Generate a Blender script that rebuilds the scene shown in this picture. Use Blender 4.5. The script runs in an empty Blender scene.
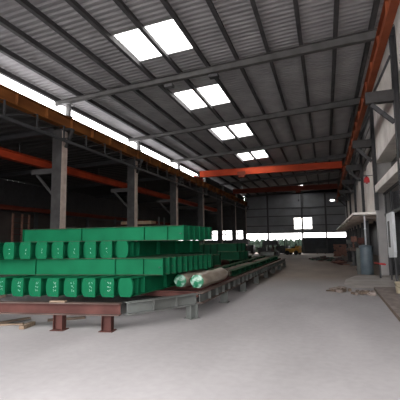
import bpy, math, random
from mathutils import Vector, Matrix, noise
random.seed(7)
PI = math.pi
SC = bpy.context.scene
COL = SC.collection
R = math.radians

# ---------------------------------------------------------------- camera
cd = bpy.data.cameras.new('camera'); cam = bpy.data.objects.new('camera', cd); COL.objects.link(cam)
cd.sensor_width = 36.0; cd.sensor_fit = 'HORIZONTAL'; cd.lens = 36.0*385/400
cd.clip_start = 0.05; cd.clip_end = 400
cam.location = (0, 0, 1.6)
cam.rotation_euler = (Matrix.Rotation(R(17.957), 3, 'Z') @ Matrix.Rotation(R(90+6.158), 3, 'X') @ Matrix.Rotation(R(-0.7), 3, 'Z')).to_euler()
SC.camera = cam

# ---------------------------------------------------------------- world (white overcast sky)
w = bpy.data.worlds.new('overcast_sky'); SC.world = w; w.use_nodes = True
nt = w.node_tree; nt.nodes.clear()
out = nt.nodes.new('ShaderNodeOutputWorld'); bg = nt.nodes.new('ShaderNodeBackground')
tc = nt.nodes.new('ShaderNodeTexCoord'); sx = nt.nodes.new('ShaderNodeSeparateXYZ'); rp = nt.nodes.new('ShaderNodeValToRGB')
rp.color_ramp.elements[0].position = 0.0; rp.color_ramp.elements[0].color = (1.0, 0.975, 0.97, 1)
rp.color_ramp.elements[1].position = 1.0; rp.color_ramp.elements[1].color = (0.97, 0.955, 0.97, 1)
nt.links.new(tc.outputs['Generated'], sx.inputs[0]); nt.links.new(sx.outputs['Z'], rp.inputs[0])
nt.links.new(rp.outputs[0], bg.inputs[0]); nt.links.new(bg.outputs[0], out.inputs[0])
bg.inputs[1].default_value = 7.6
SC.cycles.max_bounces = 12; SC.cycles.diffuse_bounces = 8; SC.cycles.transparent_max_bounces = 12

# ---------------------------------------------------------------- exposure
SC.view_settings.view_transform = 'Standard'
SC.view_settings.look = 'None'
SC.view_settings.gamma = 1
SC.view_settings.use_curve_mapping = False
SC.view_settings.exposure = 0.0

# ---------------------------------------------------------------- materials
def mat(name, col, col2=None, scale=3.0, rough=0.7, metal=0.0, bump=0.0, detail=5.0, spread=(0.35, 0.65), stretch=None):
    m = bpy.data.materials.new(name); m.use_nodes = True
    t = m.node_tree; b = t.nodes['Principled BSDF']
    b.inputs['Roughness'].default_value = rough; b.inputs['Metallic'].default_value = metal
    tc = t.nodes.new('ShaderNodeTexCoord'); mp = t.nodes.new('ShaderNodeMapping')
    nz = t.nodes.new('ShaderNodeTexNoise'); nz.inputs['Scale'].default_value = scale; nz.inputs['Detail'].default_value = detail
    if stretch: mp.inputs['Scale'].default_value = stretch
    t.links.new(tc.outputs['Object'], mp.inputs[0]); t.links.new(mp.outputs[0], nz.inputs['Vector'])
    r = t.nodes.new('ShaderNodeValToRGB')
    if col2 is None: col2 = tuple(c*0.72 for c in col)
    r.color_ramp.elements[0].position = spread[0]; r.color_ramp.elements[0].color = (*col2, 1)
    r.color_ramp.elements[1].position = spread[1]; r.color_ramp.elements[1].color = (*col, 1)
    t.links.new(nz.outputs['Fac'], r.inputs[0]); t.links.new(r.outputs[0], b.inputs['Base Color'])
    if bump:
        bp = t.nodes.new('ShaderNodeBump'); bp.inputs['Strength'].default_value = bump; bp.inputs['Distance'].default_value = 0.02
        t.links.new(nz.outputs['Fac'], bp.inputs['Height']); t.links.new(bp.outputs[0], b.inputs['Normal'])
    return m

M = {}
M['roof'] = mat('roof_sheet', (0.36, 0.352, 0.357), (0.29, 0.283, 0.288), 1.2, 0.75)
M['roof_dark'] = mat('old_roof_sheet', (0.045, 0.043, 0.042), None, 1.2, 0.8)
M['bounce_skin'] = mat('pale_bounce_sheet', (0.66, 0.66, 0.67), (0.52, 0.52, 0.53), 1.2, 0.6)  # made pale to reflect daylight from the left bay roof
M['purlin'] = mat('purlin_steel', (0.085, 0.083, 0.085), None, 3, 0.6)
M['rafter'] = mat('rafter_steel', (0.12, 0.117, 0.115), None, 3, 0.6)
M['post'] = mat('post_steel', (0.30, 0.30, 0.30), None, 3, 0.6)
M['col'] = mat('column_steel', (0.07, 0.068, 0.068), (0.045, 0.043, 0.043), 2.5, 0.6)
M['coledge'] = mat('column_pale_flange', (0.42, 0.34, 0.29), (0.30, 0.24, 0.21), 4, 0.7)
M['dark'] = mat('dark_steel', (0.040, 0.040, 0.043), None, 4, 0.6)
M['yellow'] = mat('ochre_runway_paint', (0.25, 0.095, 0.028), (0.14, 0.05, 0.018), 1.5, 0.6, stretch=(1, .5, 2))
M['orange'] = mat('orange_runway_paint', (0.23, 0.065, 0.03), (0.17, 0.045, 0.022), 1.5, 0.55)
M['crane'] = mat('orange_crane_paint', (0.42, 0.058, 0.022), (0.31, 0.042, 0.018), 1.0, 0.5)
M['crane_dark'] = mat('dull_crane_paint', (0.16, 0.04, 0.026), None, 1.0, 0.6)
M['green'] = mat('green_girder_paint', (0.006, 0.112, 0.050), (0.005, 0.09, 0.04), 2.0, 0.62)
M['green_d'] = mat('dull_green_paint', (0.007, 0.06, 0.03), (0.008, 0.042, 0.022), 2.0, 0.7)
M['dust'] = mat('dusty_flange', (0.06, 0.08, 0.05), (0.014, 0.065, 0.033), 5.0, 0.8)
M['bolt'] = mat('bolt_hole', (0.01, 0.07, 0.035), None, 5, 0.6)
M['chalk'] = mat('white_paint_mark', (0.22, 0.40, 0.31), None, 20, 0.8)
M['rust'] = mat('red_brown_steel', (0.095, 0.043, 0.037), (0.062, 0.028, 0.025), 3.0, 0.7, bump=.2)
M['rust_g'] = mat('grey_brown_steel', (0.125, 0.095, 0.085), (0.075, 0.05, 0.044), 2.0, 0.7)
M['greysteel'] = mat('grey_primed_steel', (0.135, 0.145, 0.138), (0.085, 0.088, 0.083), 1.5, 0.65)
M['wood'] = mat('raw_timber', (0.23, 0.175, 0.13), (0.14, 0.10, 0.07), 3.0, 0.8, stretch=(1, 6, 6), bump=.2)
M['wood_d'] = mat('dirty_timber', (0.12, 0.085, 0.06), (0.07, 0.05, 0.037), 3.0, 0.85)
M['paint_w'] = mat('off_white_render', (0.88, 0.83, 0.78), (0.70, 0.645, 0.60), 1.6, 0.85, spread=(.3, .6))
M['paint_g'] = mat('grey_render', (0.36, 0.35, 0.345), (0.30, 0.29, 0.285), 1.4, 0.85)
M['clad'] = mat('wall_cladding', (0.20, 0.21, 0.225), (0.16, 0.165, 0.175), 1.0, 0.7)
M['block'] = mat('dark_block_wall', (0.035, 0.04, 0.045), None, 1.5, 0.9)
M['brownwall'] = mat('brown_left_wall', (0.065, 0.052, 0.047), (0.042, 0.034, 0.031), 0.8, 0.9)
M['blue'] = mat('blue_grey_paint', (0.105, 0.14, 0.165), (0.075, 0.10, 0.12), 3, 0.5)
M['white'] = mat('white_enamel', (0.62, 0.64, 0.66), (0.50, 0.52, 0.54), 4, 0.4)
M['cream'] = mat('cream_plastic', (0.60, 0.52, 0.38), None, 4, 0.5)
M['bluecloth'] = mat('blue_cloth', (0.05, 0.09, 0.22), None, 8, 0.9)
M['red'] = mat('red_enamel', (0.60, 0.035, 0.04), None, 6, 0.4)
M['brick'] = mat('red_brick_dust', (0.25, 0.12, 0.09), (0.16, 0.08, 0.06), 6, 0.9)
M['forklift'] = mat('yellow_machine_paint', (0.50, 0.25, 0.03), None, 4, 0.6)
M['rubber'] = mat('black_rubber', (0.02, 0.02, 0.02), None, 8, 0.8)
M['leaf'] = mat('hedge_leaves', (0.022, 0.045, 0.026), (0.01, 0.02, 0.013), 6, 0.9, bump=.6)
M['glass'] = mat('dark_glass', (0.03, 0.032, 0.036), None, 1, 0.12)
M['pale'] = mat('pale_board', (0.55, 0.48, 0.36), (0.45, 0.28, 0.16), 2, 0.8)
M['stone'] = mat('broken_stone', (0.24, 0.20, 0.18), (0.15, 0.12, 0.105), 6, 0.95)
M['concrete_patch'] = mat('pale_concrete', (0.37, 0.34, 0.315), (0.27, 0.245, 0.225), 1.2, 0.9, bump=.1)

def wrap_material():
    m = mat('plastic_film', (0.32, 0.275, 0.22), (0.19, 0.155, 0.12), 5.0, 0.28, bump=.7, stretch=(1, .35, 1))
    return m
M['wrap'] = wrap_material()
M['wrap_end'] = mat('green_under_film', (0.30, 0.44, 0.37), (0.015, 0.14, 0.07), 9.0, 0.25, bump=.6, spread=(.45, .62))

def floor_material():
    m = bpy.data.materials.new('dusty_concrete_floor'); m.use_nodes = True
    t = m.node_tree; b = t.nodes['Principled BSDF']; b.inputs['Roughness'].default_value = 0.85
    N = t.nodes.new; L = t.links.new
    tc = N('ShaderNodeTexCoord'); sep = N('ShaderNodeSeparateXYZ'); L(tc.outputs['Object'], sep.inputs[0])
    big = N('ShaderNodeTexNoise'); big.inputs['Scale'].default_value = 0.35; big.inputs['Detail'].default_value = 6
    mp = N('ShaderNodeMapping'); mp.inputs['Scale'].default_value = (1.6, 0.6, 1); L(tc.outputs['Object'], mp.inputs[0]); L(mp.outputs[0], big.inputs['Vector'])
    fine = N('ShaderNodeTexNoise'); fine.inputs['Scale'].default_value = 9; fine.inputs['Detail'].default_value = 8; L(tc.outputs['Object'], fine.inputs['Vector'])
    r1 = N('ShaderNodeValToRGB'); e = r1.color_ramp.elements
    e[0].position = .35; e[0].color = (.275, .262, .262, 1); e[1].position = .68; e[1].color = (.37, .353, .355, 1)
    L(big.outputs['Fac'], r1.inputs[0])
    r2 = N('ShaderNodeValToRGB'); e = r2.color_ramp.elements
    e[0].position = .35; e[0].color = (.155, .122, .10, 1); e[1].position = .68; e[1].color = (.225, .182, .15, 1)
    L(big.outputs['Fac'], r2.inputs[0])
    # boundary between swept concrete slab (near) and the earthy old slab further in
    ad = N('ShaderNodeMath'); ad.operation = 'MULTIPLY_ADD'; ad.inputs[1].default_value = 3.0; L(big.outputs['Fac'], ad.inputs[0]); L(sep.outputs['Y'], ad.inputs[2])
    mr = N('ShaderNodeMapRange'); mr.inputs['From Min'].default_value = 14.5; mr.inputs['From Max'].default_value = 19.5; L(ad.outputs[0], mr.inputs['Value'])
    mx = N('ShaderNodeMix'); mx.data_type = 'RGBA'; L(mr.outputs[0], mx.inputs['Factor']); L(r1.outputs[0], mx.inputs['A']); L(r2.outputs[0], mx.inputs['B'])
    mf = N('ShaderNodeMapRange'); mf.inputs['From Min'].default_value = .3; mf.inputs['From Max'].default_value = .7
    mf.inputs['To Min'].default_value = .94; mf.inputs['To Max'].default_value = 1.03; L(fine.outputs['Fac'], mf.inputs['Value'])
    mu = N('ShaderNodeMix'); mu.data_type = 'RGBA'; mu.blend_type = 'MULTIPLY'; mu.inputs['Factor'].default_value = 1
    L(mx.outputs['Result'], mu.inputs['A']); L(mf.outputs[0], mu.inputs['B'])
    L(mu.outputs['Result'], b.inputs['Base Color'])
    bp = N('ShaderNodeBump'); bp.inputs['Strength'].default_value = .06; bp.inputs['Distance'].default_value = .02; L(fine.outputs['Fac'], bp.inputs['Height']); L(bp.outputs[0], b.inputs['Normal'])
    return m
M['floor'] = floor_material()
for k_ in ('green', 'green_d', 'dust', 'rust', 'rust_g', 'greysteel', 'col', 'wood', 'yellow', 'orange', 'crane', 'crane_dark', 'rafter', 'purlin'): M[k_].node_tree.nodes['Principled BSDF'].inputs['Specular IOR Level'].default_value = .05

def skylight_material():
    m = bpy.data.materials.new('translucent_rooflight_sheet'); m.use_nodes = True
    t = m.node_tree; t.nodes.clear(); N = t.nodes.new
    o = N('ShaderNodeOutputMaterial'); mx = N('ShaderNodeMixShader'); a = N('ShaderNodeBsdfTransparent'); b = N('ShaderNodeBsdfTranslucent')
    a.inputs[0].default_value = (.95, .95, .93, 1); b.inputs[0].default_value = (.92, .92, .88, 1); mx.inputs[0].default_value = .35
    t.links.new(a.outputs[0], mx.inputs[1]); t.links.new(b.outputs[0], mx.inputs[2]); t.links.new(mx.outputs[0], o.inputs[0])
    return m
M['sky'] = skylight_material()

# ---------------------------------------------------------------- mesh helpers
class MB:
    def __init__(s): s.v = []; s.f = []; s.mi = []; s.smooth = []
    def add(s, vs, fs, mi=0, sm=False):
        b = len(s.v); s.v += [Vector(v) for v in vs]
        for f in fs: s.f.append([b+i for i in f]); s.mi.append(mi); s.smooth.append(sm)
        return s
    def box(s, x0, x1, y0, y1, z0, z1, mi=0, T=None):
        vs = [Vector((x, y, z)) for z in (z0, z1) for y in (y0, y1) for x in (x0, x1)]
        if T is not None: vs = [T @ v for v in vs]
        return s.add(vs, [(0, 2, 3, 1), (4, 5, 7, 6), (0, 1, 5, 4), (2, 6, 7, 3), (0, 4, 6, 2), (1, 3, 7, 5)], mi)
    def prism(s, pts, T, l0, l1, mi=0, sm=False):
        """closed profile pts (a, b) in the local XZ plane, extruded along local Y"""
        n = len(pts)
        vs = [T @ Vector((a, l0, b)) for a, b in pts] + [T @ Vector((a, l1, b)) for a, b in pts]
        s.add(vs, [tuple(range(n)), tuple(range(2*n-1, n-1, -1))], mi)
        b = len(s.v)-2*n
        for i in range(n):
            j = (i+1) % n; s.f.append([b+i, b+n+i, b+n+j, b+j]); s.mi.append(mi); s.smooth.append(sm)
        return s
    def tube(s, p0, p1, r0, r1=None, n=10, mi=0):
        p0 = Vector(p0); p1 = Vector(p1); r1 = r0 if r1 is None else r1
        T = frame(p0, p1); L = (p1-p0).length
        vs = [T @ Vector((r0*math.cos(2*PI*i/n), 0, r0*math.sin(2*PI*i/n))) for i in range(n)] + \
             [T @ Vector((r1*math.cos(2*PI*i/n), L, r1*math.sin(2*PI*i/n))) for i in range(n)]
        s.add(vs, [tuple(range(n)), tuple(range(2*n-1, n-1, -1))], mi)
        b = len(s.v)-2*n
        for i in range(n):
            j = (i+1) % n; s.f.append([b+i, b+n+i, b+n+j, b+j]); s.mi.append(mi); s.smooth.append(True)
        return s
    def lathe(s, prof, c=(0, 0, 0), n=24, mi=0):
        c = Vector(c); vs = []; fs = []
        for r, z in prof:
            for i in range(n): vs.append(c+Vector((r*math.cos(2*PI*i/n), r*math.sin(2*PI*i/n), z)))
        for k in range(len(prof)-1):
            for i in range(n):
                j = (i+1) % n; fs.append((k*n+i, k*n+j, (k+1)*n+j, (k+1)*n+i))
        s.add(vs, fs, mi, True)
        b = len(s.v)-len(vs)
        s.f.append([b+i for i in range(n)][::-1]); s.mi.append(mi); s.smooth.append(False)
        s.f.append([b+(len(prof)-1)*n+i for i in range(n)]); s.mi.append(mi); s.smooth.append(False)
        return s
    def ib(s, p0, p1, h, b, tw=0.012, tf=0.016, mi=0, fi=None):
        """I-section from p0 to p1, p = centre of the bottom flange underside"""
        T = frame(p0, p1); L = (Vector(p1)-Vector(p0)).length; fi = mi if fi is None else fi
        s.box(-b/2, b/2, 0, L, 0, tf, fi, T); s.box(-b/2, b/2, 0, L, h-tf, h, fi, T); s.box(-tw/2, tw/2, 0, L, tf, h-tf, mi, T)
        return s
    def build(s, name, mats, parent=None, bevel=0, origin=None):
        me = bpy.data.meshes.new(name)
        o3 = Vector(origin) if origin is not None else Vector((0, 0, 0))
        me.from_pydata([v-o3 for v in s.v], [], s.f)
        if not isinstance(mats, (list, tuple)): mats = [mats]
        for m in mats: me.materials.append(M[m] if isinstance(m, str) else m)
        for p, i, q in zip(me.polygons, s.mi, s.smooth): p.material_index = i; p.use_smooth = q
        import bmesh
        bm = bmesh.new(); bm.from_mesh(me); bmesh.ops.recalc_face_normals(bm, faces=bm.faces); bm.to_mesh(me); bm.free()
        me.update()
        o = bpy.data.objects.new(name, me); COL.objects.link(o); o.location = o3
        if parent is not None: o.parent = parent
        if bevel:
            md = o.modifiers.new('soft_edges', 'BEVEL'); md.width = bevel; md.segments = 2; md.limit_method = 'ANGLE'
        return o

def frame(p0, p1):
    """local Y runs from p0 to p1, local Z as near to up as possible"""
    p0 = Vector(p0); y = (Vector(p1)-p0).normalized(); up = Vector((0, 0, 1))
    if abs(y.z) > .98: up = Vector((0, 1, 0))
    x = y.cross(up).normalized(); z = x.cross(y)
    T = Matrix((x, y, z)).transposed().to_4x4(); T.translation = p0
    return T

def tag(o, label=None, cat=None, group=None, kind=None):
    if label: o['label'] = label
    if cat: o['category'] = cat
    if group: o['group'] = group
    if kind: o['kind'] = kind
    return o
def thing(name, loc, label, cat, group=None, rz=0):
    o = bpy.data.objects.new(name, None); COL.objects.link(o); o.location = loc; o.rotation_euler = (0, 0, rz); o.empty_display_size = .1
    return tag(o, label, cat, group)
def struct(o, label=None, cat=None):
    return tag(o, label, cat, kind='structure')
def dup(root, loc=None, rz=None, label=None, group=None):
    def rec(o, par):
        c = o.copy(); COL.objects.link(c)
        if par is not None: c.parent = par
        for ch in kids.get(o.name, []): rec(ch, c)
        return c
    kids = {}
    for o in bpy.data.objects:
        if o.parent is not None: kids.setdefault(o.parent.name, []).append(o)
    r = rec(root, None)
    if loc is not None: r.location = loc
    if rz is not None: r.rotation_euler = (0, 0, rz)
    if label: r['label'] = label
    if group: r['group'] = group
    return r
ORD = ['nearest', 'second', 'third', 'fourth', 'fifth', 'sixth', 'seventh', 'eighth', 'ninth', 'tenth', 'eleventh', 'twelfth']

# hall dimensions
XL, XR = -9.8, 2.3            # column line on the left, face of the building on the right
FY = [0.4+6.08*k for k in range(9)]      # portal frames along the hall
Y0, Y1 = 0.2, 49.5
def zr(x): return 8.2+0.07*x     # underside of roof sheets

# ================================================================ SETTING
fl = MB(); fl.box(-60, 40, -50, 110, -0.3, 0)
struct(fl.build('floor', 'floor'), 'grey dusty concrete floor of the workshop', 'floor')

# --- main roof: corrugated sheets running down the slope, with rooflight holes
ceil_ = MB()
SKY = [(-5.83, -3.88, 9.55, 11.5), (-5.83, -3.88, 14.55, 16.75), (-5.83, -3.88, 19.3, 22.6), (-5.83, -3.88, 26.7, 29.1), (-3.8, -2.3, 46.2, 47.9)]
P = 0.22; prof = [(0, 0), (0.08, 0), (0.115, 0.05), (0.185, 0.05)]
x_a, x_b = -10.24, XR+0.5
ny = int((Y1-Y0)/P)
def strip(y0, y1, z0, z1, xs, xe, mi=0):
    ceil_.add([(xs, y0, zr(xs)+z0), (xe, y0, zr(xe)+z0), (xe, y1, zr(xe)+z1), (xs, y1, zr(xs)+z1)], [(0, 1, 2, 3)], mi)
for k in range(ny+1):
    y = Y0+k*P
    segs = [(x_a, x_b)]
    for (a, b, c, d) in SKY:
        if y+P*.5 > c and y+P*.5 < d: segs = [(x_a, a), (b, x_b)]
    pr_ = prof+[(P, 0)]
    for (xs, xe) in segs:
        for i in range(4): strip(y+pr_[i][0], y+pr_[i+1][0], pr_[i][1], pr_[i+1][1], xs, xe)
# upper skin so that the roof has thickness
for (xs, xe, ya, yb) in [(x_a, -5.83, Y0, Y1), (-5.83, -3.88, Y0, 9.55), (-5.83, -3.88, 11.5, 14.55), (-5.83, -3.88, 16.75, 19.3), (-5.83, -3.88, 22.6, 26.7), (-5.83, -3.88, 29.1, Y1),
                         (-3.88, -3.8, Y0, Y1), (-3.8, -2.3, Y0, 46.2), (-3.8, -2.3, 47.9, Y1), (-2.3, x_b, Y0, Y1)]:
    strip(ya, yb, .07, .07, xs, xe)
ceiling = struct(ceil_.build('ceiling', 'roof'), 'grey corrugated roof of the main hall', 'ceiling')
for i in range(12):                                    # purlins
    x = -10.15+1.07*i
    if x > XR: break
    b = MB(); z = zr(x)
    b.box(x-.035, x+.035, Y0, Y1, z-.19, z-.003); b.box(x-.035, x+.09, Y0, Y1, z-.20, z-.19)
    b.build('purlin', 'purlin', ceiling)
for k, y in enumerate(FY):                              # rafters
    b = MB()
    zz = lambda x: zr(x)-.205
    for (h0, h1, hw) in ((0, .014, .09), (.30, .314, .09), (.014, .30, .008)):
        xs, xe = -10.2, XR-.02
        vs = [(x, yy, zz(x)-h) for x in (xs, xe) for yy in (y-hw, y+hw) for h in ((h0, h1) if x > -9 else (h0*.45, h1*.45))]
        b.add(vs, [(0, 1, 3, 2), (4, 6, 7, 5), (0, 4, 5, 1), (2, 3, 7, 6), (0, 2, 6, 4), (1, 5, 7, 3)])
    r = b.build('rafter', 'rafter', ceiling)
    for xq in ((-5.2, -3.5) if k == 2 else ()):
        s = MB(); s.box(xq-.16, xq+.16, y-.11, y+.11, zz(xq)-.42, zz(xq)-.315); s.build('splice_plate', 'purlin', r)
for (a, b_, c, d) in SKY:
    s = MB(); n = 16
    for i in range(n):
        ya, yb = c+(d-c)*i/n, c+(d-c)*(i+1)/n
        za, zb = (.02, .035) if i % 2 else (.035, .02)
        s.add([(a, ya, zr(a)+za), (b_, ya, zr(b_)+za), (b_, yb, zr(b_)+zb), (a, yb, zr(a)+zb)], [(0, 1, 2, 3)])
    o = s.build('rooflight_sheet', 'sky', ceiling); o['label'] = 'white translucent rooflight sheet'

# --- lean-to roof over the dark bay on the left
b = MB()
for k in range(int((Y1-Y0)/.5)):
    y = Y0+k*.5
    for (a0, a1, h0, h1) in ((0, .3, 0, 0), (.3, .36, 0, .06), (.36, .44, .06, .06), (.44, .5, .06, 0)):
        b.add([(-20.5, y+a0, 5.9+h0), (-9.75, y+a0, 6.25+h0), (-9.75, y+a1, 6.25+h1), (-20.5, y+a1, 5.9+h1)], [(0, 1, 2, 3)])
b.add([(-20.5, Y0, 6.02), (-9.75, Y0, 6.37), (-9.75, Y1, 6.37), (-20.5, Y1, 6.02)], [(0, 1, 2, 3)], 1)  # unseen pale top skin, added to bounce daylight under the main roof
b.box(-9.78, -9.75, Y0, Y1-.1, 6.1, 6.3)
cp_ = MB(); cp_.box(-10.0, -9.95, 30.5, Y1, 6.38, zr(-10)-.2); cp_.build('clerestory_panel', 'roof_dark', ceiling)
cl = struct(b.build('ceiling_left_bay', ['roof_dark', 'bounce_skin']), 'dark low roof of the left side bay', 'ceiling')
for k, y in enumerate(FY):
    b = MB(); b.ib((-20.2, y, 5.68), (-10.2, y, 6.0), .22, .14); b.build('rafter', 'dark', cl)

# --- left wall
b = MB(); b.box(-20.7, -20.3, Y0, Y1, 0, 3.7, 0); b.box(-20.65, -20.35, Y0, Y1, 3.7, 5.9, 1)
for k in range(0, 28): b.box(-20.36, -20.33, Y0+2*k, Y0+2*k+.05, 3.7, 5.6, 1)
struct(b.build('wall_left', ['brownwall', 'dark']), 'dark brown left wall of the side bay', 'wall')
b = MB(); b.box(-20.3, -10.1, Y0-.2, Y0, 0, 5.9, 0)  # unseen end wall, added to keep daylight out of the left bay
struct(b.build('wall_front_light_block', ['brownwall']))

# --- back wall: cladding hung above an open strip, window, block wall below
b = MB(); yb = 49.4
WN = (-3.75, -1.5, 2.95, 4.45); W2 = (0.7, 1.2, 6.3, 6.52)
def wallrect(b, x0, x1, z0, z1, mi=0): b.box(x0, x1, yb, yb+.08, z0, z1, mi)
wallrect(b, -9.9, WN[0], 2.5, 7.5)
for i in range(28):
    xx = -10.5+.46*i; b.box(xx, xx+.46, yb, yb+.08, 7.4, zr(xx)+.02)
wallrect(b, WN[0], WN[1], 2.5, WN[2]); wallrect(b, WN[0], WN[1], WN[3], 7.9)
wallrect(b, XR, XR+.45, 2.5, 8.2); wallrect(b, WN[1], XR, 2.5, W2[2]); wallrect(b, WN[1], W2[0], W2[2], W2[3]); wallrect(b, W2[1], XR, W2[2], W2[3]); wallrect(b, WN[1], XR, W2[3], 8.0)
for i in range(45):
    x = -9.8+.27*i
    if WN[0]-.1 < x < WN[1]+.05 or x > 2.2: continue
    b.box(x, x+.05, yb-.03, yb, 2.5, 5.1, 0)
wallb = struct(b.build('wall_back', 'clad'), 'grey clad end wall above the open bright strip', 'wall')
for z in (2.55, 3.4, 4.6, 5.6): g = MB(); g.box(-9.7, XR-.05, yb-.16, yb-.04, z, z+.1); g.build('girt', 'dark', wallb)
for x in (-6.9, -2.7, 0.1): g = MB(); g.box(x-.1, x+.1, yb-.36, yb-.17, 0, 7.3); g.build('wall_post', 'dark', wallb)
b = MB(); b.box(-20.6, -9.75, yb, yb+.1, 2.95, 6.32); b.box(-20.3, -9.95, yb, yb+.1, 0, 1.78); b.box(-20.3, -9.95, yb, yb+.1, 2.45, 2.6)
for xx in (-18, -16.2, -14.4, -12.6, -11): b.box(xx, xx+.12, yb-.05, yb, 0, 3.3)
struct(b.build('wall_back_left', 'dark'))
b = MB(); b.box(-2.85, XR, yb, yb+.15, 0, 1.93); b.box(XR, XR+2.7, yb, yb+.15, 0, 3.2)
for z in (.5, 1.0, 1.5): b.box(-2.85, XR, yb-.01, yb, z, z+.015)
struct(b.build('wall_back_low', 'block'), 'dark low wall below the bright strip at the far end', 'wall')
fr = MB()
x0, x1, z0, z1 = WN
for (a, c, d, e) in ((x0, x1, z0, z0+.06), (x0, x1, z1-.06, z1), (x0, x0+.06, z0, z1), (x1-.06, x1, z0, z1), ((x0+x1)/2-.03, (x0+x1)/2+.03, z0, z1)):
    fr.box(a, c, yb-.02, yb+.06, d, e)
wn = struct(fr.build('window_1', 'white'), 'bright square window high in the far end wall', 'window')
p = MB(); p.box(x0+.06, x1-.06, yb+.02, yb+.026, z0+.06, z1-.06); p.build('pane', 'sky', wn)
p = MB(); p.box(W2[0], W2[1], yb+.02, yb+.026, W2[2], W2[3])
struct(p.build('window_2', 'sky'), 'small bright opening high at the right of the end wall', 'window')

# --- building along the right: near part (Y < 19.4) with ledge and recessed window band
b = MB()
b.box(XR, XR+.4, Y0, 19.4, 5.05, 8.5, 0)                    # upper wall
b.box(XR, XR+.4, Y0, 14.9, 3.98, 5.05, 0) if False else None
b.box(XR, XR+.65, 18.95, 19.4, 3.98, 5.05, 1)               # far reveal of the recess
b.box(XR, XR+.65, Y0, 8.0, 3.98, 5.05, 0)
b.box(XR+.65, XR+.9, Y0, 19.4, 2.6, 5.3, 3); b.box(XR+.4, XR+.65, Y0, 19.4, 5.05, 5.3, 0)                # dark back of the recess
b.box(XR-.12, XR+.65, Y0, 19.4, 3.68, 3.98, 0)              # ledge
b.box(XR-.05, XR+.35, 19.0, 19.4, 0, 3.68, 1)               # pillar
b.box(XR+.9, XR+1.0, Y0, 19.4, 0, 2.6, 2)                   # inner wall
wr = struct(b.build('wall_right', ['paint_w', 'paint_g', 'dark', 'glass']), 'off white building wall with ledge on the near right', 'wall')
g = MB()
for y in (9.5, 11.4, 13.3, 15.2, 17.1): g.box(XR+.58, XR+.64, y, y+.07, 3.98, 5.05)
g.build('window_frame', 'dark', wr)
g = MB()
for y in (10.0, 12.4, 14.8, 17.1, 18.6): g.box(XR+.25, XR+.33, y, y+.08, 0, 3.68)
g.box(XR+.25, XR+.33, 6, 18.98, 2.62, 2.74); g.box(XR+.25, XR+.33, 6, 18.98, 3.58, 3.675)
g.build('glazing_frame', 'dark', wr)
g = MB(); g.box(XR+.28, XR+.30, 6, 18.98, 2.74, 3.58); g.build('upper_pane', 'glass', wr)

# --- far part of the right side: canopy, arched white panels between dark steel
b = MB()
b.box(XR+.22, XR+.3, 19.4, Y1, 2.98, 8.4, 1)
b.box(XR+2.6, XR+2.7, 19.4, Y1, 0, 2.99, 1)
b.box(XR+.3, XR+2.6, 19.4, 19.5, 0, 2.85, 1); b.box(XR+.3, XR+2.7, 19.4, Y1, 2.99, 3.05, 1)
wf = struct(b.build('wall_right_far', ['paint_g', 'dark']), 'dark right wall behind the arched white panels', 'wall')
for k in range(2, 8):
    ya, yb2 = FY[k]+.55, FY[k+1]-.35
    if k == 2: continue
for j in range(5):
    ya = (19.45, 25.1, 31.2, 37.3, 43.4)[j]; ye = (24.7, 30.8, 36.9, 43.0, 49.1)[j]
    if ye > Y1: break
    pts = [(ya, 2.88), (ye, 2.88)]
    zt, rr = 5.75, 1.1
    for i in range(9):
        a = PI/2*i/8; pts.append((ye-rr+rr*math.cos(a), zt-rr+rr*math.sin(a)))
    pts.append((ya, zt))
    n = len(pts); g = MB()
    vs = [(XR+.10, a, z) for a, z in pts]+[(XR+.215, a, z) for a, z in pts]
    g.add(vs, [tuple(range(n)), tuple(range(2*n-1, n-1, -1))]+[(i, n+i, n+(i+1) % n, (i+1) % n) for i in range(n)])
    pnl = g.build('arched_panel', 'paint_w', wf)
    if j < 2:
        s = MB(); s.box(XR+.07, XR+.095, ya+.55, ya+.6, 3.9, 4.0); s.box(XR+.07, XR+.095, ya+.5, ya+.7, 3.2, 3.24) ; s.build('fixing', 'dark', pnl)
g = MB()
for z in (6.2, 6.8, 7.4): g.box(XR+.12, XR+.21, 19.4, Y1, z, z+.09)
g.build('girt', 'dark', wf)
g = MB(); g.box(XR+.14, XR+.21, 19.45, Y1-.1, 5.9, 7.9); g.build('upper_cladding', 'paint_g', wf)
b = MB(); b.box(1.25, XR+.6, 19.42, Y1-.3, 2.76, 2.875)
cn = struct(b.build('trim_1', 'paint_w'), 'pale canopy slab running along the right side', 'canopy')
for j in range(10):
    g = MB(); g.box(1.3, XR+.6, 20.6+3.05*j, 20.75+3.05*j, 2.62, 2.758); g.build('canopy_beam', 'coledge', cn)

# low slab and paler apron on the right
b = MB(); b.add([(1.2, 3, .09), (1.38, 13.6, .09), (XR+.9, 13.9, .09), (XR+.9, 3, .09), (1.2, 3, 0), (1.38, 13.6, 0), (XR+.9, 13.9, 0), (XR+.9, 3, 0)],
                [(0, 1, 2, 3), (0, 4, 5, 1), (1, 5, 6, 2), (2, 6, 7, 3), (3, 7, 4, 0), (7, 6, 5, 4)])
b.mi[1] = 1; b.mi[2] = 1
struct(b.build('trim_2', ['stone', 'wood_d']), 'low concrete slab edge along the right wall', 'slab')
b = MB(); ring = [(1.5, 13.95), (.75, 14.1), (.55, 15.2), (.7, 17.0), (1.15, 18.6), (2.2, 18.9), (3.0, 18.9), (3.0, 13.95)]
n = len(ring); cx = sum(p[0] for p in ring)/n; cy = sum(p[1] for p in ring)/n
vs = [(x, y, 0.002) for x, y in ring]+[(cx+(x-cx)*.8, cy+(y-cy)*.85, .05) for x, y in ring]
b.add(vs, [tuple(range(n, 2*n))]+[(i, (i+1) % n, n+(i+1) % n, n+i) for i in range(n)])
struct(b.build('trim_3', 'concrete_patch'), 'worn pale concrete apron in front of the pillar', 'slab')

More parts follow.
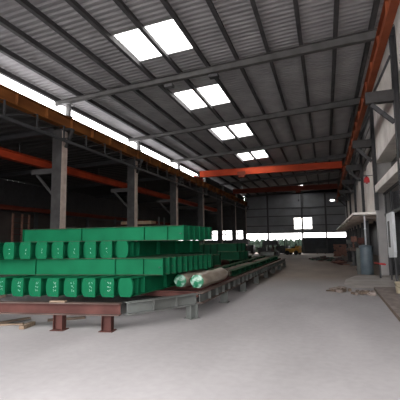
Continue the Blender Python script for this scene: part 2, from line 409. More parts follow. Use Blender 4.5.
# ================================================================ STEEL COLUMNS AND RUNWAYS
# left column line
def left_column():
    t = thing('steel_column', (XL, FY[0], 0), '', 'column')
    b = MB(); b.box(-.24, .18, -.012, .012, .02, 6.02); b.box(-.26, -.24, -.16, .16, .02, 6.02)
    b.box(-.235, .235, -.16, -.012, 1.0, 1.02); b.box(-.24, .18, -.15, .15, 3.2, 3.22); b.box(-.24, .18, -.15, .15, 4.6, 4.62)
    b.box(-.24, .18, -.155, -.14, .02, 6.02)
    b.box(-.34, .34, -.24, .24, 0, .02); b.build('shaft', 'col', t)
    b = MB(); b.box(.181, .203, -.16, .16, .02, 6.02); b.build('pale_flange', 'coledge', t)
    b = MB()
    b.box(-.30, .55, -.13, .13, 6.03, 6.1); b.box(-.28, .205, -.14, .14, 6.02, 6.03)
    b.prism([(-.05, -.05), (.05, -.05), (.05, .05), (-.05, .05)], frame((.25, 0, 5.35), (.55, 0, 6.03)), 0, .75)
    b.build('head_bracket', 'col', t)
    b = MB(); b.box(-1.3, -.285, -.1, .1, 4.35, 4.55)
    b.prism([(-.04, -.04), (.04, -.04), (.04, .04), (-.04, .04)], frame((-.3, 0, 3.5), (-1.1, 0, 4.34)), 0, 1.16)
    b.build('side_bracket', 'col', t)
    return t
lc = left_column()
for k, y in enumerate(FY):
    if k < 2: continue          # these two stand outside the view
    o = lc if k == 2 else dup(lc)
    o.location = (-9.87, y, 0)
    o['group'] = 'left row of steel columns'
    o['label'] = ['dark steel column left of the camera, first of the left row',
                  'dark steel column beside the camera view, second of the left row', 'tall grey steel column with pale edge, leftmost standing behind the green girders',
                  'grey steel column with pale edge, second from left behind the green girders', 'dark steel column of the left row, third from left, behind the stack',
                  'dark steel column of the left row, fourth from left, against bright strip', 'dark steel column of the left row, fifth from left, against bright strip',
                  'dark steel column of the left row, sixth from left, near the far end', 'dark steel column of the left row, last one at the far end wall'][k]
# clerestory posts
pp = MB(); pp.tube((0, 0, 0), (0, 0, .52), .11, n=14); pp.box(-.17, .17, -.17, .17, 0, .015); pp.box(-.17, .17, -.17, .17, .50, .52)
post0 = pp.build('roof_post', 'post')
for k, y in enumerate(FY):
    if k < 2: continue
    o = post0 if k == 2 else dup(post0)
    o.location = (-9.55, y, 6.597)
    o.scale = (1, 1, (zr(-9.55)-.205-.02-6.597-.2)/.52)
    tag(o, 'short pale round steel post between ochre runway beam and rafter, %s from the left' % ORD[k-2].replace('nearest', 'first'), 'post', 'roof posts on the left runway beam')

# left runway beam
t = thing('crane_runway_beam', (-9.55, Y0, 6.1), 'ochre brown crane runway beam along the left row of columns', 'beam')
b = MB(); b.ib((0, 0, .002), (0, Y1-Y0-.3, .002), .45, .28, .014, .03)
for k in range(33): b.box(-.13, .13, .9+1.45*k, .915+1.45*k, .032, .42)
b.build('girder', 'yellow', t)
b = MB(); b.box(-.03, .03, 0, Y1-Y0-.3, .453, .493); b.build('rail', 'dark', t)
b = MB(); b.box(.12, .2, 0, Y1-Y0-.3, -.62, -.52)
for k in range(33):
    y = .3+1.45*k
    b.box(.13, .18, y, y+.05, -.52, -.0)
    if k < 32: b.tube((.155, y+.05, -.5), (.155, y+1.4, -.03), .018, n=5)
b.build('lattice', 'dark', t)

# right runway beam
t = thing('crane_runway_beam', (1.46, Y0, 6.1), 'orange crane runway beam overhead along the right side', 'beam')
b = MB(); b.ib((0, 0, .002), (0, Y1-Y0-.3, .002), .45, .17, .014, .03)
for k in range(33): b.box(-.075, .075, .9+1.45*k, .915+1.45*k, .032, .42)
b.build('girder', 'orange', t)
b = MB(); b.box(-.03, .03, 0, Y1-Y0-.3, .453, .493); b.build('rail', 'dark', t)

# right column line with brackets
def right_column():
    t = thing('steel_column', (2.215, 0, 0), '', 'column')
    b = MB(); b.box(-.06, .06, -.012, .012, 2.88, 8.1); b.box(-.075, -.06, -.12, .12, 2.88, 8.1); b.box(.06, .075, -.12, .12, 2.88, 8.1); b.build('shaft', 'dark', t)
    b = MB(); b.box(-.86, -.077, -.11, .11, 5.75, 6.1); b.build('bracket', 'col', t)
    b = MB(); b.prism([(-.05, -.06), (.05, -.06), (.05, .06), (-.05, .06)], frame((-.09, 0, 5.1), (-.72, 0, 5.74)), 0, .88); b.build('knee_brace', 'dark', t)
    b = MB(); b.prism([(-.035, -.035), (.035, -.035), (.035, .035), (-.035, .035)], frame((-.09, 0, 7.2), (-.6, 0, 6.12)), 0, 1.27); b.build('upper_brace', 'dark', t)
    return t
rc = right_column()
for k, y in enumerate(FY[1:8]):
    if k == 0: continue
    o = rc if k == 1 else dup(rc)
    o.location = (2.215, y, 0); o['group'] = 'right row of steel columns'
    o['label'] = ['dark steel column with bracket on the right wall, overhead nearest camera', 'dark bracketed steel column at the right edge of the view',
                  'dark bracketed steel column beside the recessed window on the right', 'dark bracketed steel column just beyond the red bell',
                  'dark bracketed steel column on the right, fourth from the picture edge', 'dark bracketed steel column on the right, fifth from the picture edge',
                  'dark bracketed steel column on the right, farthest of the row'][k]
# ground supports for the columns beyond the canopy are the canopy slab; nearer ones stand on wall footings
for k, y in enumerate(FY[2:3]):
    b = MB(); b.box(2.14, 2.175, y-.1, y+.1, .09, 2.878)
    tag(b.build('column_base', 'dark', origin=(2.08, y, .09)), 'dark lower stanchion standing at the right edge below the ledge', 'column')

# --- overhead travelling cranes
def crane(y, m, label, z=6.595, trolley=-5.5):
    t = thing('overhead_crane', (0, y, z), label, 'crane')
    b = MB(); L0, L1 = -9.65, 1.56
    b.box(L0+.2, L1-.2, -.16, .16, .157, .18); b.box(L0+.2, L1-.2, -.16, .16, .64, .66); b.box(L0+.2, L1-.2, -.13, .13, .18, .64)
    for i in range(9): b.box(L0+.6+1.25*i, L0+.615+1.25*i, -.155, .155, .18, .58)
    b.build('bridge_girder', m, t)
    for x in (-9.55, 1.46):
        b = MB(); b.box(x-.11, x+.11, -1.1, 1.1, .06, .155); b.box(x-.09, x+.09, -.9, .9, .03, .06)
        e = b.build('end_carriage', m, t)
        for yy in (-.85, .85):
            w_ = MB(); w_.tube((x-.05, yy, .105), (x+.05, yy, .105), .1, n=16); w_.build('wheel', 'dark', e)
    b = MB(); b.box(trolley-.3, trolley+.3, -.42, -.17, .05, .35); b.tube((trolley-.25, -.3, -.02), (trolley+.25, -.3, -.02), .12, n=14); b.build('hoist', 'crane_dark', t)
    b = MB(); b.tube((trolley, -.3, -.15), (trolley, -.3, -.8), .012, n=6); b.box(trolley-.07, trolley+.07, -.36, -.24, -1.0, -.8); b.build('hook_block', 'dark', t)
    return t
crane(29.3, 'crane', 'bright orange overhead travelling crane, nearer of the two spanning the hall', trolley=-6.0)
crane(41.0, 'crane_dark', 'dull red overhead travelling crane, farther one near the end wall', trolley=-2.5)

# --- left bay: crane beam, far beam, wall items
t = thing('crane_runway_beam', (-12.4, Y0+.2, 5.10), 'red orange crane beam high in the dark left bay', 'beam')
b = MB(); b.ib((0, 0, 0), (0, 46, 0), .36, .3, .014, .03); b.build('girder', 'crane', t)
b = MB(); b.box(-.02, .02, 0, 46, .361, .39); b.build('rail', 'dark', t)
b = MB()
for k in range(8): b.tube((0, .5+6.1*k,     .39), (0, .5+6.1*k, .8), .025, n=6)
b.build('hanger', 'dark', t)
t = thing('girder_beam', (-19.0, Y0+.2, 3.75), 'dark red low beam along the far left wall', 'beam')
b = MB(); b.ib((0, 0, 0), (0, 46, 0), .28, .25, .014, .03); b.build('girder', 'crane_dark', t)
b = MB()
for k in range(8): b.box(-.1, .1, 3+6.1*k, 3.2+6.1*k, -3.75, -.002)
b.build('support', 'dark', t)

def rack_ladder(x, y, label):
    t = thing('storage_rack', (x, y, 0), label, 'rack')
    for i, dy in enumerate((0, .75, 1.35)):
        b = MB(); b.box(-.05, .05, dy-.05, dy+.05, 0, 3.45); b.build('upright', 'brick', t)
    for j in range(9):
        b = MB(); b.box(-.03, .03, .05, 1.3, .35+.36*j, .39+.36*j); b.build('shelf_bar', 'rust', t)
rack_ladder(-18.2, 18.9, 'brown ladder-like steel rack standing at the far left wall')

# machines in the left bay
def press(x, y, h, m, label, w_=1.4, d=1.2):
    t = thing('workshop_machine', (x, y, 0), label, 'machine')
    b = MB(); b.box(-w_/2, w_/2, -d/2, d/2, 0, .5); b.build('bed', 'dark', t, bevel=.02)
    b = MB(); b.box(-w_/2, -w_/2+.35, -d/2+.1, d/2-.1, .5, h); b.box(-w_/2, w_/2, -d/2+.1, d/2-.1, h, h+.5); b.build('frame', m, t, bevel=.02)
    b = MB(); b.tube((w_*.15, 0, h-.7), (w_*.15, 0, h), .14, n=12); b.build('spindle', 'rust_g', t)
    b = MB(); b.box(-w_*.1, w_*.42, -.3, .3, .82, .88); b.box(.05, .25, -.15, .15, .5, .82); b.build('work_table', 'rust_g', t)
press(-14.5, 27.5, 2.4, 'rust', 'tall brown press machine in the dark left bay')
press(-12.2, 35, 2.1, 'dark', 'dark drilling machine in the left bay near the open end')
press(-16.6, 22.5, 2.2, 'brownwall', 'dark brown machine against the left bay wall')
def shelf(x, y, label):
    t = thing('material_shelf', (x, y, 0), label, 'shelf')
    for dx in (0, 3.4):
        for dy in (0, .9):
            b = MB(); b.box(dx-.04, dx+.04, dy-.04, dy+.04, 0, 3.3); b.build('upright', 'dark', t)
    for z in (.6, 1.7, 2.8):
        b = MB(); b.box(.05, 3.35, -.03, .93, z, z+.06); b.build('shelf_board', 'rust', t)
    return t
shelf(-14.2, 24.2, 'dark steel shelf with boards in the left bay')
for i, (dx, z, ww, hh, m, lab) in enumerate(((.3, 1.762, 1.2, .34, 'pale', 'pale cream board pack lying on the middle shelf, left'), (1.7, 1.762, 1.4, .28, 'brick', 'orange brown board pack on the middle shelf, right'),
                                        (.4, 2.862, 2.4, .22, 'pale', 'long pale board pack on the top shelf'), (.5, .662, 1.8, .4, 'wood_d', 'dark timber pack on the bottom shelf'))):
    b = MB()
    for q in range(4): b.box(0, ww-.04*(q % 2), .08, .82, q*hh/4, (q+.9)*hh/4)
    tag(b.build('board_pack', m, origin=(0, 0, 0)), lab, 'boards').location = (-14.2+dx, 24.2, z)

# ================================================================ STAGING BENCH
Z_B = .50
t = thing('steel_staging', (0, 0, 0), 'long low steel staging frame on short legs under the green girders', 'staging')
def leg(x, y, ang=0):
    b = MB(); T = Matrix.Translation((x, y, 0)) @ Matrix.Rotation(ang, 4, 'Z')
    b.box(-.09, .09, -.012, .012, .012, .278, 0, T); b.box(-.09, -.078, -.08, .08, .012, .278, 0, T); b.box(.078, .09, -.08, .08, .012, .278, 0, T)
    b.box(-.13, .13, -.12, .12, 0, .012, 0, T)
    return b
def rail(p0, p1, m, fm, stiff, name, leg_at):
    b = MB(); b.ib((*p0, .28), (*p1, .28), .22, .16, .012, .018, 0, 1)
    T = frame((*p0, .28), (*p1, .28)); L = (Vector(p1)-Vector(p0)).length
    if stiff:
        n = int(L/stiff)
        for i in range(1, n+1): b.box(-.078, .078, i*L/(n+1)-.006, i*L/(n+1)+.006, .018, .202, 0, T)
    b.build(name, [m, fm], t)
    ang = math.atan2(p1[1]-p0[1], p1[0]-p0[0])
    for s in leg_at:
        q = Vector(p0).lerp(Vector(p1), s); leg(q.x, q.y, ang).build('leg', m, t)
A_ = (-9.2, 5.5); B_ = (-3.62, 6.39); C_ = (-2.64, 8.03); D_ = (-2.52, 25.0)
rail(A_, B_, 'rust', 'rust_g', 0, 'front_rail', (.1, .42, .79, .957))
rail((-3.55, 6.50), (-2.69, 7.94), 'greysteel', 'greysteel', .8, 'corner_rail', (.93,))
rail(C_, D_, 'greysteel', 'rust_g', .62, 'side_rail', (.12, .26, .40, .54, .68, .82, .97))
rail((-9.2, 5.62), (-9.2, 25.0), 'rust', 'rust_g', 0, 'back_rail', (.05, .35, .65, .95))
for k in range(16):
    y = 8.25+1.1*k
    b = MB(); b.ib((-9.1, y, .38), (-2.74, y, .38), .118, .12, .01, .012); b.build('cross_beam', 'rust', t)

# ================================================================ GREEN GIRDERS
def rounded_end(w_, h):
    c = .055; return [(-w_/2+c*.8, 0), (w_/2-c*.8, 0), (w_/2, c*1.5), (w_/2+.012, h/2), (w_/2, h-c*1.5), (w_/2-c*.8, h), (-w_/2+c*.8, h), (-w_/2, h-c*1.5), (-w_/2-.012, h/2), (-w_/2, c*1.5)]
H1 = .378; W1 = .325
def long_girder(L=4.6, plate=True):
    t = thing('steel_girder', (0, 0, 0), '', 'girder')
    b = MB(); b.ib((0, .012, .006), (0, L, .006), H1-.012, .22, .014, .018)
    I = Matrix.Identity(4)
    for y in (.28, .55, 1.6, 2.7, 3.8): b.box(-.105, .105, y, y+.012, .024, H1-.024)
    b.build('body', 'green', t)
    b = MB(); b.prism(rounded_end(W1, H1), I, -.05, .012); b.build('end_cap', 'green', t, bevel=.006)
    if plate:
        b = MB(); b.box(-.055, .182, -.068, -.052, .0, H1); e = b.build('end_plate', 'green', t, bevel=.003)
        for x in (-.02, .145):
            for z in (.05, H1-.05): b = MB(); b.tube((x, -.0685, z), (x, -.074, z), .011, n=8); b.build('bolt', 'bolt', e)
    return t
g_plate = long_girder(); g_plain = long_girder(plate=False)
def marks(seed, big):
    rnd = random.Random(seed); b = MB()
    for r_ in range(2 if not big else 3):
        for c in range(1 if not big else 2):
            x = .05+(c*.05 if big else 0)+rnd.uniform(-.008, .008); z = .13+.075*r_
            for q in range(3):
                x0, z0 = x+rnd.uniform(-.014, .014), z+rnd.uniform(-.02, .02); a = rnd.uniform(0, PI); l = rnd.uniform(.018, .032)
                dx, dz = math.cos(a), math.sin(a)
                b.add([(x0-dx*l/2-dz*.004, -.0695, z0-dz*l/2+dx*.004), (x0+dx*l/2-dz*.004, -.0695, z0+dz*l/2+dx*.004), (x0+dx*l/2+dz*.004, -.0695, z0+dz*l/2-dx*.004), (x0-dx*l/2+dz*.004, -.0695, z0-dz*l/2-dx*.004)], [(0, 1, 2, 3)])
    return b
aL = R(-4); uT = Vector((math.cos(R(17)), math.sin(R(17)), 0))
used = {'p': False, 'q': False}
def place_long(i, p, z, label, group, big, plain):
    key = 'q' if plain else 'p'; src = g_plain if plain else g_plate
    o = src if not used[key] else dup(src); used[key] = True
    o.location = (p.x, p.y, z); o.rotation_euler = (0, 0, aL); o['label'] = label; o['group'] = group
    if not plain:
        m_ = marks(i*31+int(z*100), big).build('paint_mark', 'chalk', o)
N9 = ['rightmost', 'second from the right', 'third from the right', 'fourth from the right', 'fifth from the right', 'sixth from the right', 'seventh from the right', 'eighth from the right', 'ninth from the right']
todo = []
for i in range(8):
    p = Vector((-3.90, 7.12, 0))-Vector((.389*i, .067*i, 0))
    if i == 7: p -= Vector((.12, -.1, 0))
    todo.append((i, p, Z_B+.002, 'green steel girder end with bolted plate in the bottom row, %s' % N9[i] if i else 'green girder with plain eight-sided end, rightmost of the bottom row', 'bottom row of green girders', True, i == 0))
for i in range(9):
    p = Vector((-4.42, 7.88, 0))-Vector((.345*i, .118*i, 0))
    todo.append((i, p, 1.256, 'green steel girder end with bolted plate in the upper row, %s' % N9[i] if i else 'green girder with plain eight-sided end, rightmost of the upper row', 'upper row of green girders', False, i == 0))
todo.sort(key=lambda a: 0)
# copies are taken before paint marks are added, so take all of them first
objs = []
for a in todo:
    key = 'q' if a[6] else 'p'; src = g_plain if a[6] else g_plate
    if not used[key]: o = src; used[key] = True
    else: o = dup(src)
    objs.append((o, a))
for o, (i, p, z, lab, grp, big, plain) in objs:
    o.location = (p.x, p.y, z); o.rotation_euler = (0, 0, aL); o['label'] = lab; o['group'] = grp
    if not plain: marks(i*31+int(z*100), big).build('paint_mark', 'chalk', o)

def cross_girder(L, h, w_, name='steel_girder'):
    """runs along local -X from its right end at the origin"""
    t = thing(name, (0, 0, 0), '', 'girder')
    b = MB(); b.box(-L, -.012, .05, w_-.02, .012, h-.012); b.build('body', 'green', t)
    b = MB(); b.box(-L, -.012, 0, w_, 0, .012); b.box(-L, -.012, 0, w_, h-.012, h)
    b.build('flange', 'dust', t)
    b = MB(); b.box(-.012, .004, -.004, w_+.004, -.0, h); b.build('end_plate', 'green', t)
    b = MB(); b.box(-L, -L+.012, 0, w_, 0, h); b.build('end_plate', 'green', t)
    for x in (-L*.09, -L*.22, -L*.6): b = MB(); b.box(x, x+.012, .003, .05, .012, h-.012); b.build('stiffener', 'green', t)
    b = MB(); b.box(-.10, -.06, .012, .05, h*.42, h*.48); b.build('lug', 'bolt', t)
    return t
aT = R(15.5)
gB = cross_girder(5.0, .37, .23)
for i in range(10):
    o = gB if i == 0 else dup(gB)
    s = i/9; o.location = (-3.40+.40*s, 7.80+2.36*s, .884); o.rotation_euler = (0, 0, R(9.5))
    o['group'] = 'middle layer of crosswise green girders'
    o['label'] = 'crosswise green girder of the middle layer, its end %s' % ('nearest the camera' if i == 0 else '%s from the front' % ORD[i]) if i < 9 else 'crosswise green girder of the middle layer, rearmost end'
gD = cross_girder(4.5, .325, .20)
for i in range(6):
    o = gD if i == 0 else dup(gD)
    s = i/5; o.location = (-2.96+.16*s, 7.93+1.42*s, 1.638); o.rotation_euler = (0, 0, R(-2.0))
    o['group'] = 'top layer of crosswise green girders'
    o['label'] = 'crosswise green girder on top of the stack, its end %s' % ('nearest the camera' if i == 0 else '%s from the front' % ORD[i]) if i < 5 else 'crosswise green girder on top of the stack, rearmost end'

# second stack further down the staging (duller, darker green)
def plain_girder(L, h, w_, m='green_d', stiff=.9, along='y'):
    b = MB()
    if along == 'y':
        b.ib((0, 0, 0), (0, L, 0), h, w_, .014, .02, 0, 1)
        for k in range(1, int(L/stiff)): b.box(-w_/2+.01, w_/2-.01, k*stiff, k*stiff+.012, .02, h-.02)
    else:
        b.ib((0, 0, 0), (-L, 0, 0), h, w_, .014, .02, 0, 1)
        for k in range(0, int(L/stiff)): b.box(-k*stiff-.02, -k*stiff-.008, -w_/2+.01, w_/2-.01, .02, h-.02)
    return b.build('steel_girder', [m, 'dust'])
s0 = plain_girder(4.5, .38, .24, along='x')
k = 0
sp = []
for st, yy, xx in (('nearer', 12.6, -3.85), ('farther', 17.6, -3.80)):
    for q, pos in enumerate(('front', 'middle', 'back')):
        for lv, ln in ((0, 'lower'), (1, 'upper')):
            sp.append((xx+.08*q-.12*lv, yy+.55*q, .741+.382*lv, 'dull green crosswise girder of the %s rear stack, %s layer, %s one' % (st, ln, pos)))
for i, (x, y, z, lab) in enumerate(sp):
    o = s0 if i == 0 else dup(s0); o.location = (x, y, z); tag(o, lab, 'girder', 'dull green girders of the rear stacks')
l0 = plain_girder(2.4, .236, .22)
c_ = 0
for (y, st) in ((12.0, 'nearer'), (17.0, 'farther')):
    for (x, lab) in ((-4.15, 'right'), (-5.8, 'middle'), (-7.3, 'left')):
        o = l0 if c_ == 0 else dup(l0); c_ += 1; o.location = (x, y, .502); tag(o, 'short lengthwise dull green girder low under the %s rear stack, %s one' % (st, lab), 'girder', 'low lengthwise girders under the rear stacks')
# long low pieces beside the aisle
ll = plain_girder(6.6, .19, .20)
rows = [(-2.86, 12.4), (-3.52, 12.4), (-2.86, 19.2 if False else 17.6), (-3.52, 17.6)]
ll2 = []
for i, (x, y, lab) in enumerate(((-2.86, 12.0, 'nearest the aisle rail, front'), (-3.62, 12.0, 'second from the aisle rail, front'), (-2.86, 18.75, 'nearest the aisle rail, rear'), (-3.62, 18.75, 'second from the aisle rail, rear'), (-4.5, 19.6, 'third from the aisle rail, rear'))):
    if y < 18: L = 6.6
    o = ll if i == 0 else dup(ll); o.location = (x, y, .502)
    if y > 18: o.scale = (1, .82 if y < 19 else .7, 1)
    tag(o, 'long low dull green girder on the staging, %s' % lab, 'girder', 'long low girders beside the aisle')
for i, (x, y, L, lab) in enumerate(((-3.24, 12.3, 5.5, 'pale brown long plank pack lying between low green girders, front'), (-3.24, 18.9, 4.8, 'pale brown long plank pack lying between low green girders, rear'))):
    b = MB()
    for q in range(4): b.box(-.26+.13*q, -.145+.13*q, random.uniform(0, .1), L-random.uniform(0, .2), 0, .12)
    o = tag(b.build('plank_pack', 'wood_d'), lab, 'timber'); o.location = (x, y, .502)
# grey crates
def crate(x, y, z, sx, sy, sz, m, lab, cat='crate', name='crate'):
    t = thing(name, (x, y, z), lab, cat)
    b = MB(); b.box(-sx/2, sx/2, -sy/2, sy/2, .06, sz); b.build('body', m, t, bevel=.01)
    b = MB(); b.box(-sx/2-.02, sx/2+.02, -sy/2-.02, sy/2+.02, sz, sz+.03); b.build('lid', m, t)
    b = MB(); b.box(-sx/2, -sx/2+.1, -sy/2, sy/2, 0, .06); b.box(sx/2-.1, sx/2, -sy/2, sy/2, 0, .06); b.build('skid', 'wood_d', t)
crate(-4.5, 22.2, .694, .5, .6, .28, 'white', 'pale grey crate standing on the far end of the staging, left one')
crate(-3.3, 23.2, .694, .8, .7, .2, 'greysteel', 'grey flat crate on the far end of the staging, right one')

# wrapped bundles
def bundle(x, y, L, r, lab, seed):
    t = thing('wrapped_bundle', (x, y, Z_B+.004), lab, 'bundle', 'film wrapped bundles on the staging')
    rnd = random.Random(seed); b = MB(); n = 28; K = 30; vs = []; fs = []
    for k in range(K+1):
        s = k/K; e = min(1, .80+.2*min(1, s*12))*(1-.25*max(0, (s-.9)/.1))
        for i in range(n):
            a = 2*PI*i/n; nn = noise.noise(Vector((math.cos(a)*1.7+seed, math.sin(a)*1.7, s*L*2.2)))
            rr = r*e*(.93+.13*nn)
            z = r*.93+rr*math.sin(a)*.93; z = max(z, .002)
            vs.append((rr*math.cos(a)*1.06, s*L, z))
    for k in range(K):
        for i in range(n): j = (i+1) % n; fs.append((k*n+i, k*n+j, (k+1)*n+j, (k+1)*n+i))
    b.add(vs, fs, 0, True); b.add([vs[K*n+i] for i in range(n)], [tuple(range(n))], 0)
    b.build('film_wrap', 'wrap', t)
    for q, (dx, dz) in enumerate(((0, 0), (.5, .0), (-.5, 0), (.25, .45), (-.25, .45), (.25, -.45), (-.25, -.45))):
        m_ = MB(); cx_, cz_ = dx*r, r*.93+dz*r
        m_.tube((cx_, -.03+rnd.uniform(-.02, .02), cz_), (cx_, .18, cz_), r*.27, n=12); m_.build('rod_end', 'wrap_end', t)
    c = MB(); prof_ = [(r*.78, .0), (r*.6, -.035), (r*.2, -.05)]
    vs = []; fs = []
    for k, (rr, dy) in enumerate(prof_):
        for i in range(n):
            a = 2*PI*i/n; vs.append((rr*math.cos(a)*1.05, dy-.0, r*.93+rr*math.sin(a)*.95))
    for k in range(2):
        for i in range(n): j = (i+1) % n; fs.append((k*n+i, k*n+j, (k+1)*n+j, (k+1)*n+i))
    fs.append(tuple(2*n+i for i in range(n)))
    c.add(vs, fs, 0, True); o = c.build('end_film', 'wrap_end', t); o['label'] = 'crumpled clear film over green bar ends'
    t.rotation_euler = (0, 0, R(-1.5))
    return t
bundle(-3.33, 8.68, 1.75, .19, 'film wrapped bundle with green ends on the staging, left one', 3.1)
bundle(-2.87, 8.55, 2.15, .20, 'brown film wrapped bundle with green ends, right one beside the rail', 8.4)

# wood bits on the staging and under it
def plank(p0, p1, w_, h, lab, m='wood', name='wood_plank', grp=None):
    """p = centre of the underside"""
    b = MB(); T = frame(p0, p1); L = (Vector(p1)-Vector(p0)).length
    b.box(-w_/2, w_/2, 0, L, 0, h, 0, T)
    o = b.build(name, m, bevel=.004, origin=p0); return tag(o, lab, 'wood', grp)
plank((-4.98, 6.175, .502), (-4.68, 6.222, .502), .10, .03, 'short pale wood block lying on the front rail', name='wood_block')
plank((-6.5, 5.88, .502), (-6.38, 6.5, .502), .07, .05, 'short dark stick lying on the staging at the left edge', 'wood_d')
plank((-6.55, 6.05, .002), (-5.80, 6.40, .002), .10, .03, 'long pale plank on the floor under the staging')
plank((-6.35, 5.95, .033), (-6.0, 6.8, .033), .12, .03, 'weathered plank crossing over the long plank on the floor', 'wood_d')
plank((-5.50, 6.02, .002), (-5.58, 6.42, .002), .10, .07, 'short square timber offcut on the floor by the staging', 'wood')
plank((-5.55, 6.8, .002), (-4.95, 7.25, .002), .12, .04, 'dark thin board lying on the floor between the staging legs', 'wood_d')

# ================================================================ RIGHT SIDE THINGS
# blue tank
t = thing('blue_tank', (1.74, 19.55, 0), 'blue grey cylindrical tank standing under the canopy beside the pillar', 'tank')
b = MB(); b.lathe([(.27, .0), (.285, .03), (.285, 1.28), (.27, 1.32), (.1, 1.35)], n=32); b.build('body', 'blue', t)
b = MB(); b.lathe([(.295, 1.24), (.30, 1.25), (.30, 1.28), (.295, 1.29)], n=32); b.lathe([(.292, .4), (.295, .41), (.295, .43), (.292, .44)], n=32); b.build('hoop', 'blue', t)
b = MB(); b.box(-.42, -.27, -.12, .12, .0, 1.2); b.build('side_box', 'greysteel', t)
b = MB(); b.tube((0, 0, 0), (0, 0, 1.405), .035, n=12); b.tube((0, 0, .7), (0, 0, .78), .05, n=12)
tag(b.build('downpipe', 'white', origin=None), 'thin white pipe rising from the blue tank to the canopy', 'pipe').location = (1.76, 19.6, 1.352)

# white housing, red pipe, bucket
t = thing('machine_housing', (XR-.0, 14.9, 0.09), 'white enamel machine housing with inset panel by the dark glazing', 'machine')
t.scale = (.4, .5, 1); t.location.y = 15.35
b = MB(); prof_ = [(.02, 1.05), (.22, .86), (2.6, .80), (2.75, .95), (2.75, 2.45), (2.6, 2.5), (.1, 2.5), (.02, 2.42)]
n = len(prof_); vs = [(.0, a, z) for a, z in prof_]+[(.24, a, z) for a, z in prof_]
b.add(vs, [tuple(range(n)), tuple(range(2*n-1, n-1, -1))]+[(i, n+i, n+(i+1) % n, (i+1) % n) for i in range(n)]); b.build('housing', 'white', t, bevel=.02)
b = MB(); b.box(-.02, -.001, 1.3, 2.3, 1.2, 2.2); b.build('inset_panel', 'greysteel', t, bevel=.01)
b = MB(); b.box(-.035, -.021, 1.4, 1.46, 1.6, 1.8); b.build('handle', 'dark', t)
for y in (.3, 2.5):
    b = MB(); b.box(.05, .18, y-.05, y+.05, -.04 if y > 5 else -.09, .86); b.build('leg', 'dark', t)
t = thing('red_pipe', (2.0, 17.75, 0), 'short red pipe on a stand beside the pillar base', 'pipe')
b = MB(); b.tube((-.1, 0, .62), (.16, -1.0, .62), .035, n=12); b.build('pipe', 'red', t)
b = MB(); b.box(.0, .06, -.55, -.49, .04, .585); b.box(-.08, .14, -.6, -.44, .0, .04); b.build('stand', 'dark', t)
t = thing('bucket', (1.93, 12.2, .092), 'cream plastic bucket on the low slab at the right edge', 'bucket')
b = MB(); b.lathe([(.115, 0), (.145, .30), (.152, .30), (.152, .315), (.14, .315), (.11, .02)], n=28); b.build('body', 'cream', t)
b = MB(); pts = [Vector((.15*math.cos(a), .0, .27-.10*math.sin(a))) for a in [PI*i/10 for i in range(11)]]
for i in range(10): b.tube(pts[i]+Vector((0, -.15*math.sin(PI*i/10), 0)), pts[i+1]+Vector((0, -.15*math.sin(PI*(i+1)/10), 0)), .005, n=6)
b.build('handle', 'dark', t)
b = MB()
vs = []; n = 16
for k in range(7):
    for i in range(n):
        a = 2*PI*i/n; rr = (.11, .12, .125, .12, .1, .06, .01)[k]*(1+.12*math.sin(3*a+k)); vs.append((rr*math.cos(a), rr*math.sin(a), (.0, .06, .12, .17, .22, .25, .26)[k]+.015*math.sin(2*a)*(k > 0)))
fs = [(k*n+i, k*n+(i+1) % n, (k+1)*n+(i+1) % n, (k+1)*n+i) for k in range(6) for i in range(n)]+[tuple(range(n))]
b.add(vs, fs, 0, True); o = tag(b.build('blue_cloth', 'bluecloth'), 'crumpled blue cloth beside the cream bucket', 'cloth'); o.location = (2.18, 12.0, .095); o.scale = (.95, .95, 1.3)

# red bell on bracket
t = thing('alarm_bell', (2.02, 20.2, 4.50), 'red round alarm bell on a short arm against the white panel', 'bell')
b = MB(); b.box(-.03, .02, -.02, .02, .16, .19); b.box(-.25, .38, -.015, .015, .19, .215); b.build('arm', 'dark', t)
b = MB(); b.lathe([(.13, -.14), (.14, -.12), (.135, -.02), (.11, .08), (.06, .14), (.02, .16)], n=24); b.build('dome', 'red', t)
b = MB(); b.lathe([(.03, -.2), (.04, -.17), (.03, -.141)], n=12); b.build('clapper', 'red', t)

# canopy posts
for i, y in enumerate((22.6, 25.6, 28.7, 31.8, 34.9, 38.0, 41.0)):
    b = MB(); b.box(-.07, .07, -.07, .07, 0, 2.615); b.box(-.13, .13, -.13, .13, 0, .02)
    tag(b.build('canopy_post', 'dark'), 'dark square post under the canopy, %s from the pillar' % ORD[i].replace('nearest', 'first'), 'post', 'posts under the canopy').location = (2.15, y-.15 if i else y, 0)
# machines and stock under the canopy
def small_machine(x, y, h, m, lab):
    t = thing('workshop_machine', (x, y, 0), lab, 'machine')
    b = MB(); b.lathe([(.3, 0), (.3, .06), (.14, .12), (.12, h*.5)], n=16); b.build('pedestal', 'dark', t)
    b = MB(); b.box(-.22, .22, -.3, .3, h*.5+.002, h*.62); b.build('work_table', 'rust_g', t, bevel=.01)
    b = MB(); b.tube((0, .22, h*.62), (0, .22, h), .06, n=12); b.box(-.16, .16, -.28, .28, h*.82, h); b.build('head', m, t, bevel=.01)
    b = MB(); b.tube((0, -.18, h*.68), (0, -.18, h*.82), .03, n=10); b.build('spindle', 'rust_g', t)
small_machine(1.75, 22.2, 1.7, 'rust', 'brown pedestal drill standing left of the blue tank')
small_machine(1.65, 26.0, 1.8, 'brick', 'reddish pedestal machine farther under the canopy')
small_machine(1.6, 30.5, 1.6, 'greysteel', 'grey pedestal machine beyond the reddish one')
